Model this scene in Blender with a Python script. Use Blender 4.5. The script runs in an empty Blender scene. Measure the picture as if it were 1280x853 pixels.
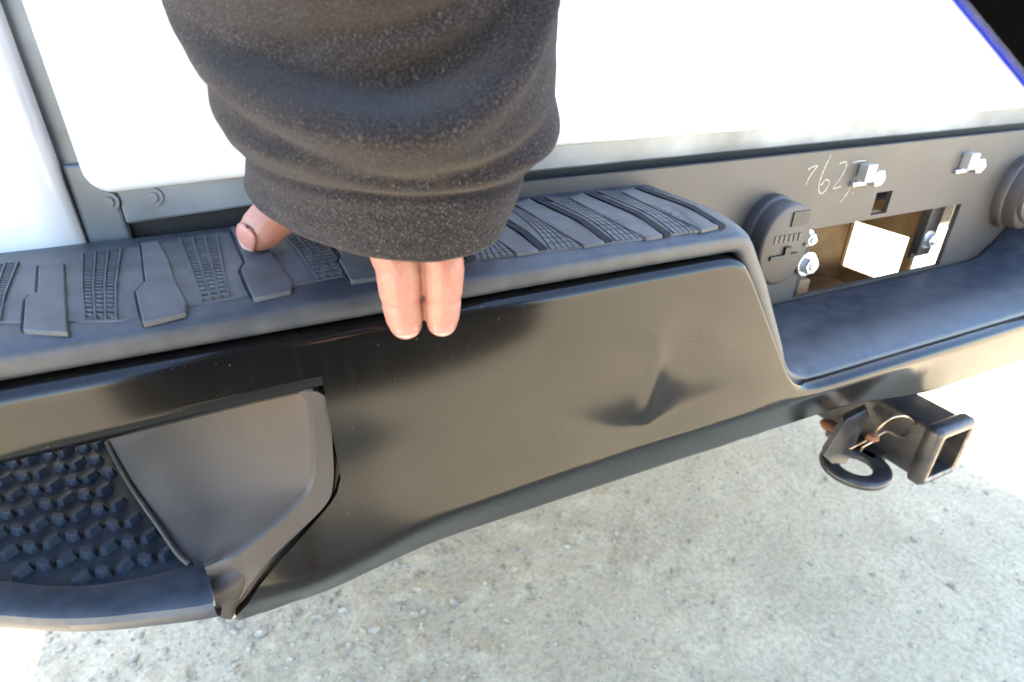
import bpy, bmesh, math, random
from mathutils import Vector, Matrix, noise
random.seed(7)
S = bpy.context.scene
COL = S.collection
R = math.radians

# ------------------------------------------------------------------ camera
F_PX, W_PX, H_PX = 720.0, 1280.0, 853.0
PITCH, YAW = R(28.4), R(24.0)
CAM = Vector((0.0, 0.0, 1.0))
cd = bpy.data.cameras.new('camera')
cam = bpy.data.objects.new('camera', cd); COL.objects.link(cam)
cam.location = CAM
cam.rotation_euler = (math.pi/2 - PITCH, 0, -YAW)
cd.sensor_width = 36.0
cd.lens = F_PX / W_PX * 36.0
cd.clip_start = 0.01; cd.clip_end = 2000
cd.dof.use_dof = True
cd.dof.focus_distance = 0.42
cd.dof.aperture_fstop = 7.5
S.camera = cam

# ------------------------------------------------------------------ light
SUN_X, SUN_Y = 0.11, 0.72            # horizontal run of the sun direction per unit of height
SUN_EL = math.atan2(1.0, math.hypot(SUN_X, SUN_Y))
SUN_AZ = math.atan2(SUN_X, SUN_Y)    # clockwise from +Y
world = bpy.data.worlds.new('World'); S.world = world; world.use_nodes = True
wn = world.node_tree.nodes; wl = world.node_tree.links
sky = wn.new('ShaderNodeTexSky'); sky.sky_type = 'NISHITA'; sky.sun_disc = False
sky.sun_elevation = SUN_EL; sky.sun_rotation = SUN_AZ
sky.dust_density = 0.6; sky.ozone_density = 1.0
wl.new(sky.outputs[0], wn['Background'].inputs[0])
wn['Background'].inputs[1].default_value = 0.12
sd = bpy.data.lights.new('sun', 'SUN'); sd.energy = 4.2; sd.angle = R(0.5); sd.color = (1.0, 0.96, 0.90)
sun = bpy.data.objects.new('sun', sd); COL.objects.link(sun)
sun.location = (0, 0, 6)
sun.rotation_euler = Vector((SUN_X, SUN_Y, 1.0)).to_track_quat('Z', 'Y').to_euler()
S.view_settings.view_transform = 'Standard'; S.view_settings.look = 'None'
S.view_settings.exposure = 3.64; S.view_settings.gamma = 1.0
S.cycles.max_bounces = 8

# ------------------------------------------------------------------ helpers
_R = Vector((math.cos(YAW), -math.sin(YAW), 0)); _H = Vector((math.sin(YAW), math.cos(YAW), 0))
_F = _H*math.cos(PITCH) - Vector((0, 0, 1))*math.sin(PITCH)
_U = _H*math.sin(PITCH) + Vector((0, 0, 1))*math.cos(PITCH)
def ray(px, py): return _R*((px-640)/F_PX) + _U*((426.5-py)/F_PX) + _F
def uz(px, py, z): d = ray(px, py); return CAM + d*((z-CAM.z)/d.z)
def uy(px, py, y): d = ray(px, py); return CAM + d*((y-CAM.y)/d.y)
def ud(px, py, depth): return CAM + ray(px, py)*depth
def lerp(a, b, t): return a + (b-a)*t
def sst(a, b, x):
    t = max(0.0, min(1.0, (x-a)/(b-a))); return t*t*(3-2*t)
def gauss(x, w): return math.exp(-(x/w)**2)
def interp(pts, x):
    if x <= pts[0][0]: return pts[0][1]
    for (x0, y0), (x1, y1) in zip(pts, pts[1:]):
        if x <= x1: return lerp(y0, y1, (x-x0)/(x1-x0))
    return pts[-1][1]

def link_obj(name, me, parent=None, m=None, smooth=True, label=None, kind=None):
    if m is not None:
        me.materials.append(m)
    if smooth:
        me.polygons.foreach_set('use_smooth', [True]*len(me.polygons))
    o = bpy.data.objects.new(name, me); COL.objects.link(o)
    if parent is not None:
        o.parent = parent
        if parent.type == 'EMPTY': o.matrix_parent_inverse = Matrix.Translation(-parent.location)
    if label: o['label'] = label
    if kind: o['kind'] = kind
    return o
def obj(name, bm, m, parent=None, smooth=True, bevel=0, seg=2, label=None, kind=None, auto=None, recalc=True):
    if recalc: bmesh.ops.recalc_face_normals(bm, faces=bm.faces[:])
    me = bpy.data.meshes.new(name); bm.to_mesh(me); bm.free()
    o = link_obj(name, me, parent, m, smooth, label, kind)
    if bevel:
        b = o.modifiers.new('bevel', 'BEVEL'); b.width = bevel; b.segments = seg; b.limit_method = 'ANGLE'; b.angle_limit = R(35)
        b.harden_normals = False
    if auto is not None:
        me.set_sharp_from_angle(angle=R(auto))
    return o
def thing(name, label, cat, loc=(0, 0, 0), group=None):
    o = bpy.data.objects.new(name, None); COL.objects.link(o)
    o.empty_display_size = 0.1; o.location = loc; o['label'] = label; o['category'] = cat
    if group: o['group'] = group
    return o
def tag(o, label, cat, group=None, kind=None):
    o['label'] = label; o['category'] = cat
    if group: o['group'] = group
    if kind: o['kind'] = kind
    return o

def box(bm, x0, x1, y0, y1, z0, z1):
    v = [bm.verts.new(p) for p in ((x0,y0,z0),(x1,y0,z0),(x1,y1,z0),(x0,y1,z0),(x0,y0,z1),(x1,y0,z1),(x1,y1,z1),(x0,y1,z1))]
    for f in ((0,3,2,1),(4,5,6,7),(0,1,5,4),(1,2,6,5),(2,3,7,6),(3,0,4,7)): bm.faces.new([v[i] for i in f])
def grid(bm, rows, close=False):
    """rows: list of equally long lists of points"""
    V = [[bm.verts.new(p) for p in r] for r in rows]
    n = len(V[0])
    for a, b in zip(V, V[1:]):
        for i in range(n if close else n-1):
            j = (i+1) % n
            try: bm.faces.new((a[i], a[j], b[j], b[i]))
            except ValueError: pass
    return V
def loft(bm, rings, cap=True):
    V = grid(bm, rings, close=True)
    if cap:
        bm.faces.new(V[0][::-1]); bm.faces.new(V[-1])
    return V
def frame_for(d):
    d = d.normalized()
    a = Vector((0, 0, 1)) if abs(d.z) < 0.9 else Vector((1, 0, 0))
    u = d.cross(a).normalized(); return u, d.cross(u).normalized()
def tube(bm, pts, r, n=10, cap=True, closed=False):
    pts = [Vector(p) for p in pts]; rings = []
    N = len(pts)
    rr = r if isinstance(r, (list, tuple)) else [r]*N
    pu = None
    for i, p in enumerate(pts):
        if closed: d = pts[(i+1) % N] - pts[i-1]
        else: d = pts[min(i+1, N-1)] - pts[max(i-1, 0)]
        u, w = frame_for(d)
        if pu is not None:
            u = (pu - d.normalized()*pu.dot(d.normalized())).normalized(); w = d.normalized().cross(u)
        pu = u
        rings.append([p + u*math.cos(2*math.pi*k/n)*rr[i] + w*math.sin(2*math.pi*k/n)*rr[i] for k in range(n)])
    if closed: rings.append(rings[0]); 
    return loft(bm, rings, cap and not closed)
def capsule(bm, p0, p1, r0, r1, n=16, m=5):
    p0 = Vector(p0); p1 = Vector(p1); d = (p1-p0)
    u, w = frame_for(d); dn = d.normalized(); rings = []
    for k in range(m):
        a = (k+0.35)/m*math.pi/2
        rings.append((p0 - dn*r0*math.cos(a), r0*math.sin(a)))
    rings.append((p0, r0)); rings.append((p0.lerp(p1, .5), (r0+r1)/2)); rings.append((p1, r1))
    for k in range(m-1, -1, -1):
        a = (k+0.35)/m*math.pi/2
        rings.append((p1 + dn*r1*math.cos(a), r1*math.sin(a)))
    loft(bm, [[c + u*math.cos(2*math.pi*i/n)*r + w*math.sin(2*math.pi*i/n)*r for i in range(n)] for c, r in rings])
def ellipsoid(bm, c, rx, ry, rz, rot=None, sub=3):
    r = bmesh.ops.create_icosphere(bm, subdivisions=sub, radius=1.0)
    M = Matrix.Translation(c) @ (rot.to_4x4() if rot else Matrix.Identity(4)) @ Matrix.Diagonal((rx, ry, rz, 1))
    bmesh.ops.transform(bm, matrix=M, verts=r['verts'])
def prism(bm, poly, offs):
    """poly: list of Vectors (a flat outline), offs: Vector it is extruded by"""
    a = [bm.verts.new(p) for p in poly]; b = [bm.verts.new(p+offs) for p in poly]
    n = len(poly)
    bm.faces.new(a[::-1]); bm.faces.new(b)
    for i in range(n): bm.faces.new((a[i], a[(i+1) % n], b[(i+1) % n], b[i]))
def cyl_y(bm, cx, cz, y0, y1, r0, r1=None, n=32):
    r1 = r0 if r1 is None else r1
    ring = lambda y, r: [Vector((cx+r*math.cos(2*math.pi*i/n), y, cz+r*math.sin(2*math.pi*i/n))) for i in range(n)]
    loft(bm, [ring(y0, r0), ring(y1, r1)])
def plate_holes(bm, xs, zs, holes, y0, y1):
    """a slab in the XZ plane with rectangular holes; holes are (x0,x1,z0,z1) on the grid lines"""
    V = {}
    def g(i, k, y):
        key = (i, k, y)
        if key not in V: V[key] = bm.verts.new((xs[i], y, zs[k]))
        return V[key]
    solid = lambda i, k: 0 <= i < len(xs)-1 and 0 <= k < len(zs)-1 and not any(
        a-1e-6 <= xs[i] and xs[i+1] <= b+1e-6 and c-1e-6 <= zs[k] and zs[k+1] <= d+1e-6 for a, b, c, d in holes)
    for i in range(len(xs)-1):
        for k in range(len(zs)-1):
            if not solid(i, k): continue
            for y in (y0, y1): bm.faces.new([g(i, k, y), g(i+1, k, y), g(i+1, k+1, y), g(i, k+1, y)])
            for di, dk, e in ((-1, 0, ((0,0),(0,1))), (1, 0, ((1,0),(1,1))), (0, -1, ((0,0),(1,0))), (0, 1, ((0,1),(1,1)))):
                if not solid(i+di, k+dk):
                    (a, b), (c, d) = e
                    bm.faces.new([g(i+a, k+b, y0), g(i+c, k+d, y0), g(i+c, k+d, y1), g(i+a, k+b, y1)])

# ------------------------------------------------------------------ materials
def mat(name, base, rough=0.5, metal=0.0, var=None, vscale=30, rvar=0.0, bump=0.0, bscale=200, bdist=0.001, coat=0.0, spec=0.5, detail=6, sheen=0.0):
    m = bpy.data.materials.new(name); m.use_nodes = True
    N = m.node_tree.nodes; L = m.node_tree.links; b = N['Principled BSDF']
    b.inputs['Base Color'].default_value = (*base, 1); b.inputs['Roughness'].default_value = rough
    b.inputs['Metallic'].default_value = metal; b.inputs['Specular IOR Level'].default_value = spec
    b.inputs['Coat Weight'].default_value = coat; b.inputs['Coat Roughness'].default_value = 0.08
    b.inputs['Sheen Weight'].default_value = sheen
    tc = N.new('ShaderNodeTexCoord')
    if var is not None or rvar:
        n = N.new('ShaderNodeTexNoise'); n.inputs['Scale'].default_value = vscale; n.inputs['Detail'].default_value = detail
        L.new(tc.outputs['Object'], n.inputs['Vector'])
        rp = N.new('ShaderNodeValToRGB'); rp.color_ramp.elements[0].position = 0.35; rp.color_ramp.elements[1].position = 0.7
        L.new(n.outputs['Fac'], rp.inputs[0])
        rp.color_ramp.elements[0].color = (*base, 1); rp.color_ramp.elements[1].color = (*(var or base), 1)
        L.new(rp.outputs[0], b.inputs['Base Color'])
        if rvar:
            mr = N.new('ShaderNodeMapRange'); mr.inputs['To Min'].default_value = rough-rvar; mr.inputs['To Max'].default_value = rough+rvar
            L.new(n.outputs['Fac'], mr.inputs['Value']); L.new(mr.outputs[0], b.inputs['Roughness'])
    if bump:
        n2 = N.new('ShaderNodeTexNoise'); n2.inputs['Scale'].default_value = bscale; n2.inputs['Detail'].default_value = 3
        L.new(tc.outputs['Object'], n2.inputs['Vector'])
        bp = N.new('ShaderNodeBump'); bp.inputs['Strength'].default_value = bump; bp.inputs['Distance'].default_value = bdist
        L.new(n2.outputs['Fac'], bp.inputs['Height']); L.new(bp.outputs[0], b.inputs['Normal'])
    return m

M = {}
M['white'] = mat('white_paint', (.80, .81, .82), .25, coat=.6, var=(.82, .82, .82), vscale=3)
M['primer'] = mat('grey_lower_edge', (.12, .13, .135), .40, metal=.3, var=(.27, .295, .31), vscale=14, bump=.1, bscale=60)
M['black_paint'] = mat('black_bumper_paint', (.0050, .0047, .0045), .135, var=(.0075, .0069, .0062), vscale=9, rvar=.025, spec=.32)
def dust_specks(m):
    # settled dust and small scuffs on the black paint
    N = m.node_tree.nodes; L = m.node_tree.links; b = N['Principled BSDF']
    src = b.inputs['Base Color'].links[0].from_socket
    tc = N.new('ShaderNodeTexCoord')
    n = N.new('ShaderNodeTexNoise'); n.inputs['Scale'].default_value = 420; n.inputs['Detail'].default_value = 1
    L.new(tc.outputs['Object'], n.inputs['Vector'])
    r = N.new('ShaderNodeValToRGB'); r.color_ramp.elements[0].position = .765; r.color_ramp.elements[1].position = .79
    r.color_ramp.elements[0].color = (0, 0, 0, 1); r.color_ramp.elements[1].color = (.4, .4, .4, 1)
    L.new(n.outputs['Fac'], r.inputs[0])
    mp = N.new('ShaderNodeMapping'); mp.inputs['Scale'].default_value = (1, 1, .06); L.new(tc.outputs['Object'], mp.inputs['Vector'])
    n2 = N.new('ShaderNodeTexNoise'); n2.inputs['Scale'].default_value = 160; n2.inputs['Detail'].default_value = 4; L.new(mp.outputs[0], n2.inputs['Vector'])
    r2 = N.new('ShaderNodeValToRGB'); r2.color_ramp.elements[0].position = .5; r2.color_ramp.elements[1].position = .85
    r2.color_ramp.elements[0].color = (0, 0, 0, 1); r2.color_ramp.elements[1].color = (.03, .03, .03, 1)
    L.new(n2.outputs['Fac'], r2.inputs[0])
    ad = N.new('ShaderNodeMath'); ad.operation = 'ADD'; L.new(r.outputs[0], ad.inputs[0]); L.new(r2.outputs[0], ad.inputs[1])
    mx = N.new('ShaderNodeMix'); mx.data_type = 'RGBA'; L.new(ad.outputs[0], mx.inputs[0]); L.new(src, mx.inputs[6]); mx.inputs[7].default_value = (.14, .125, .105, 1)
    L.new(mx.outputs[2], b.inputs['Base Color'])
dust_specks(M['black_paint'])
M['pad'] = mat('textured_black_plastic', (.022, .0265, .034), .42, var=(.044, .049, .058), vscale=70, rvar=.06, bump=.35, bscale=1500, bdist=.0004)
M['stud'] = mat('stud_plastic', (.036, .043, .054), .30, var=(.060, .068, .082), vscale=60, bump=.2, bscale=1200, bdist=.0003)
M['recess'] = mat('matte_recess_plastic', (.066, .053, .044), .68, var=(.082, .067, .056), vscale=16, bump=.25, bscale=1300, bdist=.0004, spec=.3)
M['trim'] = mat('satin_black_plastic', (.046, .038, .032), .52, var=(.060, .050, .043), vscale=26, bump=.22, bscale=1300, bdist=.0003)
M['tread'] = mat('worn_tread_plastic', (.044, .049, .056), .52, var=(.080, .086, .094), vscale=60, bump=.35, bscale=1200, bdist=.0005)
M['groove_shade'] = mat('painted_groove_shade', (.016, .018, .022), .75, spec=.2)  # dark colour stands in for shade between the tread blocks
M['dark'] = mat('dark_steel', (.014, .014, .014), .5, bump=.2, bscale=300)
M['panel'] = mat('black_bumper_panel', (.050, .0425, .036), .5, var=(.066, .056, .048), vscale=18, bump=.12, bscale=900, bdist=.0003)
M['zinc'] = mat('zinc_fastener', (.72, .73, .74), .28, metal=.85, var=(.85, .86, .87), vscale=80, bump=.15, bscale=400)
M['rusty'] = mat('rusty_frame_steel', (.20, .115, .045), .7, var=(.34, .22, .10), vscale=34, bump=.4, bscale=260, bdist=.002)
M['rustdot'] = mat('rust', (.17, .065, .026), .8, var=(.16, .06, .03), vscale=120, bump=.5, bscale=500)
M['hitch'] = mat('hitch_black_paint', (.020, .021, .023), .34, var=(.055, .045, .038), vscale=46, rvar=.1, bump=.25, bscale=260, bdist=.0012)
M['edge'] = mat('worn_bare_edge', (.36, .31, .24), .45, metal=.5, var=(.20, .12, .06), vscale=120)
M['wire'] = mat('clip_wire', (.42, .36, .28), .35, metal=.9, var=(.30, .16, .07), vscale=90)
M['chalk'] = mat('chalk_mark', (.60, .55, .44), .9, var=(.24, .21, .17), vscale=380)
M['tyre'] = mat('tyre_rubber', (.02, .02, .02), .8, bump=.3, bscale=120)
M['rim'] = mat('alloy_rim', (.5, .5, .52), .3, metal=.9)
M['glass'] = mat('dark_glass', (.01, .012, .014), .05, coat=.5)
M['lamp'] = mat('red_lens', (.35, .01, .01), .15, coat=.7)
M['nail'] = mat('finger_nail', (.44, .20, .16), .35, spec=.5)
M['nailtip'] = mat('nail_tip', (.60, .42, .36), .4)
M['denim'] = mat('khaki_cloth', (.46, .40, .31), .9, var=(.52, .45, .35), vscale=40, bump=.3, bscale=500)
M['reflection_vest'] = mat('reflection_black', (.004, .004, .0045), .75, spec=.15)  # near-black so the unseen torso reflects dark in the bumper
M['shoe'] = mat('shoe_leather', (.07, .045, .03), .6)
M['hair'] = mat('brown_hair', (.05, .03, .02), .6, bump=.6, bscale=150)
M['strap'] = mat('black_webbing', (.001, .001, .0012), .95, spec=.05, bump=.4, bscale=500)
M['strap_fringe'] = mat('blue_lens_fringe', (.002, .014, .26), .8, spec=.1)  # lens colour fringe put into the strap as solid blue
M['eye'] = mat('eye', (.6, .58, .55), .2)

def skin_mat():
    m = mat('skin', (.37, .142, .100), .46, var=(.43, .22, .158), vscale=34, bump=.5, bscale=380, bdist=.0009)
    b = m.node_tree.nodes['Principled BSDF']
    b.inputs['Subsurface Weight'].default_value = .25; b.inputs['Subsurface Radius'].default_value = (.006, .0025, .0012)
    b.inputs['Subsurface Scale'].default_value = 1.0
    return m
M['skin'] = skin_mat()

def fleece_mat():
    m = bpy.data.materials.new('charcoal_fleece'); m.use_nodes = True
    N = m.node_tree.nodes; L = m.node_tree.links; b = N['Principled BSDF']
    tc = N.new('ShaderNodeTexCoord')
    def nz(scale, detail, vec=None, rough=.5):
        n = N.new('ShaderNodeTexNoise'); n.inputs['Scale'].default_value = scale; n.inputs['Detail'].default_value = detail
        n.inputs['Roughness'].default_value = rough
        L.new(vec or tc.outputs['Object'], n.inputs['Vector']); return n
    fine = nz(700, 3, rough=.7); mid = nz(14, 4)
    mp = N.new('ShaderNodeMapping'); mp.inputs['Scale'].default_value = (1, 1, .35); mp.inputs['Rotation'].default_value = (.4, .6, .5)
    L.new(tc.outputs['Object'], mp.inputs['Vector'])
    fib = nz(2100, 2, mp.outputs[0])
    r1 = N.new('ShaderNodeValToRGB'); e = r1.color_ramp.elements
    e[0].position = .32; e[0].color = (.0070, .0059, .0059, 1); e[1].position = .68; e[1].color = (.031, .0258, .0255, 1)
    L.new(fine.outputs['Fac'], r1.inputs[0])
    r2 = N.new('ShaderNodeValToRGB'); e = r2.color_ramp.elements
    e[0].position = .61; e[0].color = (0, 0, 0, 1); e[1].position = .70; e[1].color = (1, 1, 1, 1)
    L.new(fib.outputs['Fac'], r2.inputs[0])
    mx = N.new('ShaderNodeMix'); mx.data_type = 'RGBA'
    L.new(r2.outputs[0], mx.inputs[0]); L.new(r1.outputs[0], mx.inputs[6]); mx.inputs[7].default_value = (.155, .14, .138, 1)
    L.new(mx.outputs[2], b.inputs['Base Color'])
    b.inputs['Roughness'].default_value = .95; b.inputs['Sheen Weight'].default_value = .15; b.inputs['Specular IOR Level'].default_value = .15
    b.inputs['Sheen Roughness'].default_value = .6; b.inputs['Sheen Tint'].default_value = (.6, .55, .52, 1)
    bp = N.new('ShaderNodeBump'); bp.inputs['Strength'].default_value = .7; bp.inputs['Distance'].default_value = .0012
    L.new(fine.outputs['Fac'], bp.inputs['Height'])
    bp2 = N.new('ShaderNodeBump'); bp2.inputs['Strength'].default_value = .25; bp2.inputs['Distance'].default_value = .006
    L.new(mid.outputs['Fac'], bp2.inputs['Height']); L.new(bp.outputs[0], bp2.inputs['Normal']); L.new(bp2.outputs[0], b.inputs['Normal'])
    return m
M['fleece'] = fleece_mat()

def ground_mat():
    m = bpy.data.materials.new('dusty_gravel'); m.use_nodes = True
    N = m.node_tree.nodes; L = m.node_tree.links; b = N['Principled BSDF']
    tc = N.new('ShaderNodeTexCoord')
    def nz(s, d, r=.6):
        n = N.new('ShaderNodeTexNoise'); n.inputs['Scale'].default_value = s; n.inputs['Detail'].default_value = d; n.inputs['Roughness'].default_value = r
        L.new(tc.outputs['Object'], n.inputs['Vector']); return n
    big = nz(3.2, 6); fine = nz(95, 8, .75); speck = nz(210, 2)
    r1 = N.new('ShaderNodeValToRGB'); e = r1.color_ramp.elements
    e[0].position = .3; e[0].color = (.52, .43, .295, 1); e[1].position = .72; e[1].color = (.70, .575, .39, 1)
    L.new(big.outputs['Fac'], r1.inputs[0])
    r2 = N.new('ShaderNodeValToRGB'); e = r2.color_ramp.elements
    e[0].position = .34; e[0].color = (.72, .70, .67, 1); e[1].position = .60; e[1].color = (1.12, 1.11, 1.09, 1)
    L.new(fine.outputs['Fac'], r2.inputs[0])
    mx = N.new('ShaderNodeMix'); mx.data_type = 'RGBA'; mx.blend_type = 'MULTIPLY'; mx.inputs[0].default_value = 1
    L.new(r1.outputs[0], mx.inputs[6]); L.new(r2.outputs[0], mx.inputs[7])
    r3 = N.new('ShaderNodeValToRGB'); e = r3.color_ramp.elements
    e[0].position = .27; e[0].color = (.42, .40, .38, 1); e[1].position = .36; e[1].color = (1, 1, 1, 1)
    L.new(speck.outputs['Fac'], r3.inputs[0])
    mx2 = N.new('ShaderNodeMix'); mx2.data_type = 'RGBA'; mx2.blend_type = 'MULTIPLY'; mx2.inputs[0].default_value = 1
    L.new(mx.outputs[2], mx2.inputs[6]); L.new(r3.outputs[0], mx2.inputs[7])
    L.new(mx2.outputs[2], b.inputs['Base Color']); b.inputs['Roughness'].default_value = .92; b.inputs['Specular IOR Level'].default_value = .2
    bp = N.new('ShaderNodeBump'); bp.inputs['Strength'].default_value = .75; bp.inputs['Distance'].default_value = .014
    L.new(fine.outputs['Fac'], bp.inputs['Height']); L.new(bp.outputs[0], b.inputs['Normal'])
    return m
M['ground'] = ground_mat()
M['pebble'] = mat('pebble', (.46, .39, .285), .9, var=(.20, .168, .125), vscale=38, bump=.3, bscale=150, bdist=.002)

# ------------------------------------------------------------------ ground
def axis(lo, hi, step, far):
    a = []; x = lo
    while x <= hi+1e-9: a.append(x); x += step
    g = step*2; left = [lo]; right = [a[-1]]
    while right[-1] < far: right.append(right[-1]+g); left.append(left[-1]-g); g *= 1.5
    return left[:0:-1] + a + right[1:]
def gz(x, y):
    f = (1-sst(3, 6, math.hypot(x-.6, y-.6)))
    return 0.010*noise.noise((x*2.1, y*2.1, 0))*f + 0.0045*noise.noise((x*14, y*14, 3))*f + .0026*noise.noise((x*46, y*46, 8))*f + .016*max(0, noise.noise((x*22, y*22, 5))-.10)*f*(1-sst(.25, 1.1, x))
bm = bmesh.new()
xs = axis(-1.0, 2.2, .0125, 400); ys = axis(-.1, 2.1, .0125, 400)
grid(bm, [[(x, y, gz(x, y)) for x in xs] for y in ys])
ground = obj('ground', bm, M['ground'], kind='structure', recalc=False)
ground['label'] = 'pale dusty compacted gravel ground'

_b = bmesh.new(); bmesh.ops.create_icosphere(_b, subdivisions=1, radius=1); _b.verts.index_update()
IV = [v.co.copy() for v in _b.verts]; IF = [[v.index for v in f.verts] for f in _b.faces]; _b.free()
PV = []; PF = []
for i in range(5200):
    x = random.uniform(-.9, 2.0); y = random.uniform(.1, 1.9)
    if i % 5 < 2: x = random.gauss(-.05, .3); y = random.gauss(.75, .22)
    r = min(.013, .0012 + random.expovariate(1/.0017))
    c = Vector((x, y, gz(x, y) + r*.2)); an = random.random()*6.28; ca, sa = math.cos(an), math.sin(an)
    ex, ey, ez = r*random.uniform(.8, 1.5), r*random.uniform(.7, 1.1), r*random.uniform(.45, .8)
    k = len(PV)
    for v in IV:
        j = [random.uniform(-.17, .17) for _ in range(3)]
        px_, py_, pz_ = (v.x+j[0])*ex, (v.y+j[1])*ey, (v.z+j[2])*ez
        PV.append((c.x + px_*ca - py_*sa, c.y + px_*sa + py_*ca, c.z + pz_))
    PF += [[q+k for q in f] for f in IF]
pm = bpy.data.meshes.new('gravel'); pm.from_pydata(PV, [], PF)
peb = link_obj('gravel', pm, None, M['pebble'], False, kind='stuff')
peb['label'] = 'small loose pebbles scattered over the dusty ground'

# ------------------------------------------------------------------ truck
truck = thing('pickup_truck', 'white pickup truck seen close from behind with dented black step bumper', 'pickup truck', (.67, 2.6, 0))
XL, XR = -.36, 1.62          # outer sides of the body

def yp(x):                    # plan curve of the bumper's front
    y = .306
    if x < -.14: y += 2.6*(-.14-x)**2
    if x > 1.45: y += 2.6*(x-1.45)**2
    return y

# --- painted bumper bar
TOP = [(-.50, .8500), (.300, .8505), (.318, .8500), (.327, .8475), (.3335, .8435), (.3385, .837), (.344, .829), (.398, .740), (.404, .7315), (.411, .7235), (.419, .7170), (.429, .7125), (.442, .7100), (.46, .709),
       (.885, .709), (.91, .714), (.93, .726), (.985, .782), (1.04, .838), (1.055, .846), (1.075, .8485), (1.9, .8485)]
def ztop(x): return interp(TOP, x)
Z_BOT = .645
def zkink(x): return .700 - .020*(1-sst(-.03, .085, x))
TILT = .075
def face_d(x, z):
    """how far the bumper face stands out (towards -Y) from the plan curve"""
    zt = ztop(x)
    ZK = zkink(x)
    d = TILT*(.846-max(z, ZK))
    # the end of the bar flares out towards its lower corner
    fl = .772 - max(z, .690)
    if fl > 0: d += .105*(1-sst(.03, .27, x))*sst(-.10, .0, x)*(1-.9*sst(ZK, Z_BOT, z))*(fl - .022*(1-math.exp(-fl/.022)))
    band = 1 - .9*sst(.50, .66, x)
    band *= .85 + .15*sst(-.02, .10, x)
    s = .44*band
    # soft kink
    t = ZK - z
    w = .002
    soft = .5*(t + math.sqrt(t*t + w*w))
    d -= s*soft
    # bottom curl
    if z < .650: d -= .010*((.650-z)/.005)**2
    # hollow above the kink on the left half
    pass
    # dent: pushed in, deepest at a sharp lower crease
    zc = .7205 + .009*sst(.25, .34, x) + .024*(1-sst(.16, .245, x))
    side = math.exp(-abs((x-.256)/(.104 if x > .256 else .125))**2.6)
    v = z - zc
    if v >= 0: prof = math.exp(-(v/.038)**1.35)
    else: prof = math.exp(-(v/.024)**2)
    d -= .0047*side*prof
    # fold running up from the deepest point
    fx = .252 + .05*(z-.72)
    d += .0014*gauss(x-fx, .008)*sst(.715, .735, z)*(1-sst(.74, .83, z))
    d -= .0010*gauss(x-fx-.028, .022)*sst(.70, .74, z)*(1-sst(.78, .845, z))
    return d
def roll(x, z):
    e = ztop(x) - z
    r = .0085
    if e < r: return r - math.sqrt(max(0, r*r - (r-e)**2))
    return 0
def face_pt(x, z): return Vector((x, yp(x) - face_d(x, z) + roll(x, z)*1.1, z))
zr = [1.0, .992, .982, .968, .95, .92, .88, .84]
def zrows(zt, zb, mids):
    return mids
def uface(px, py, off=0):
    p = uy(px, py, .300)
    for _ in range(12): p = uy(px, py, yp(p.x) - face_d(p.x, p.z) + off)
    return p
CUTL = sorted([(lambda p: (p.x, p.z))(uface(*q)) for q in ((426, 598), (421, 618), (412, 632), (381, 667), (350, 701), (322, 735), (294, 772))])
CUTL = [(CUTL[0][0]-.004, .6455)] + CUTL
CUT_X = CUTL[-1][0]; CUT_Z = CUTL[-1][1]
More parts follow.
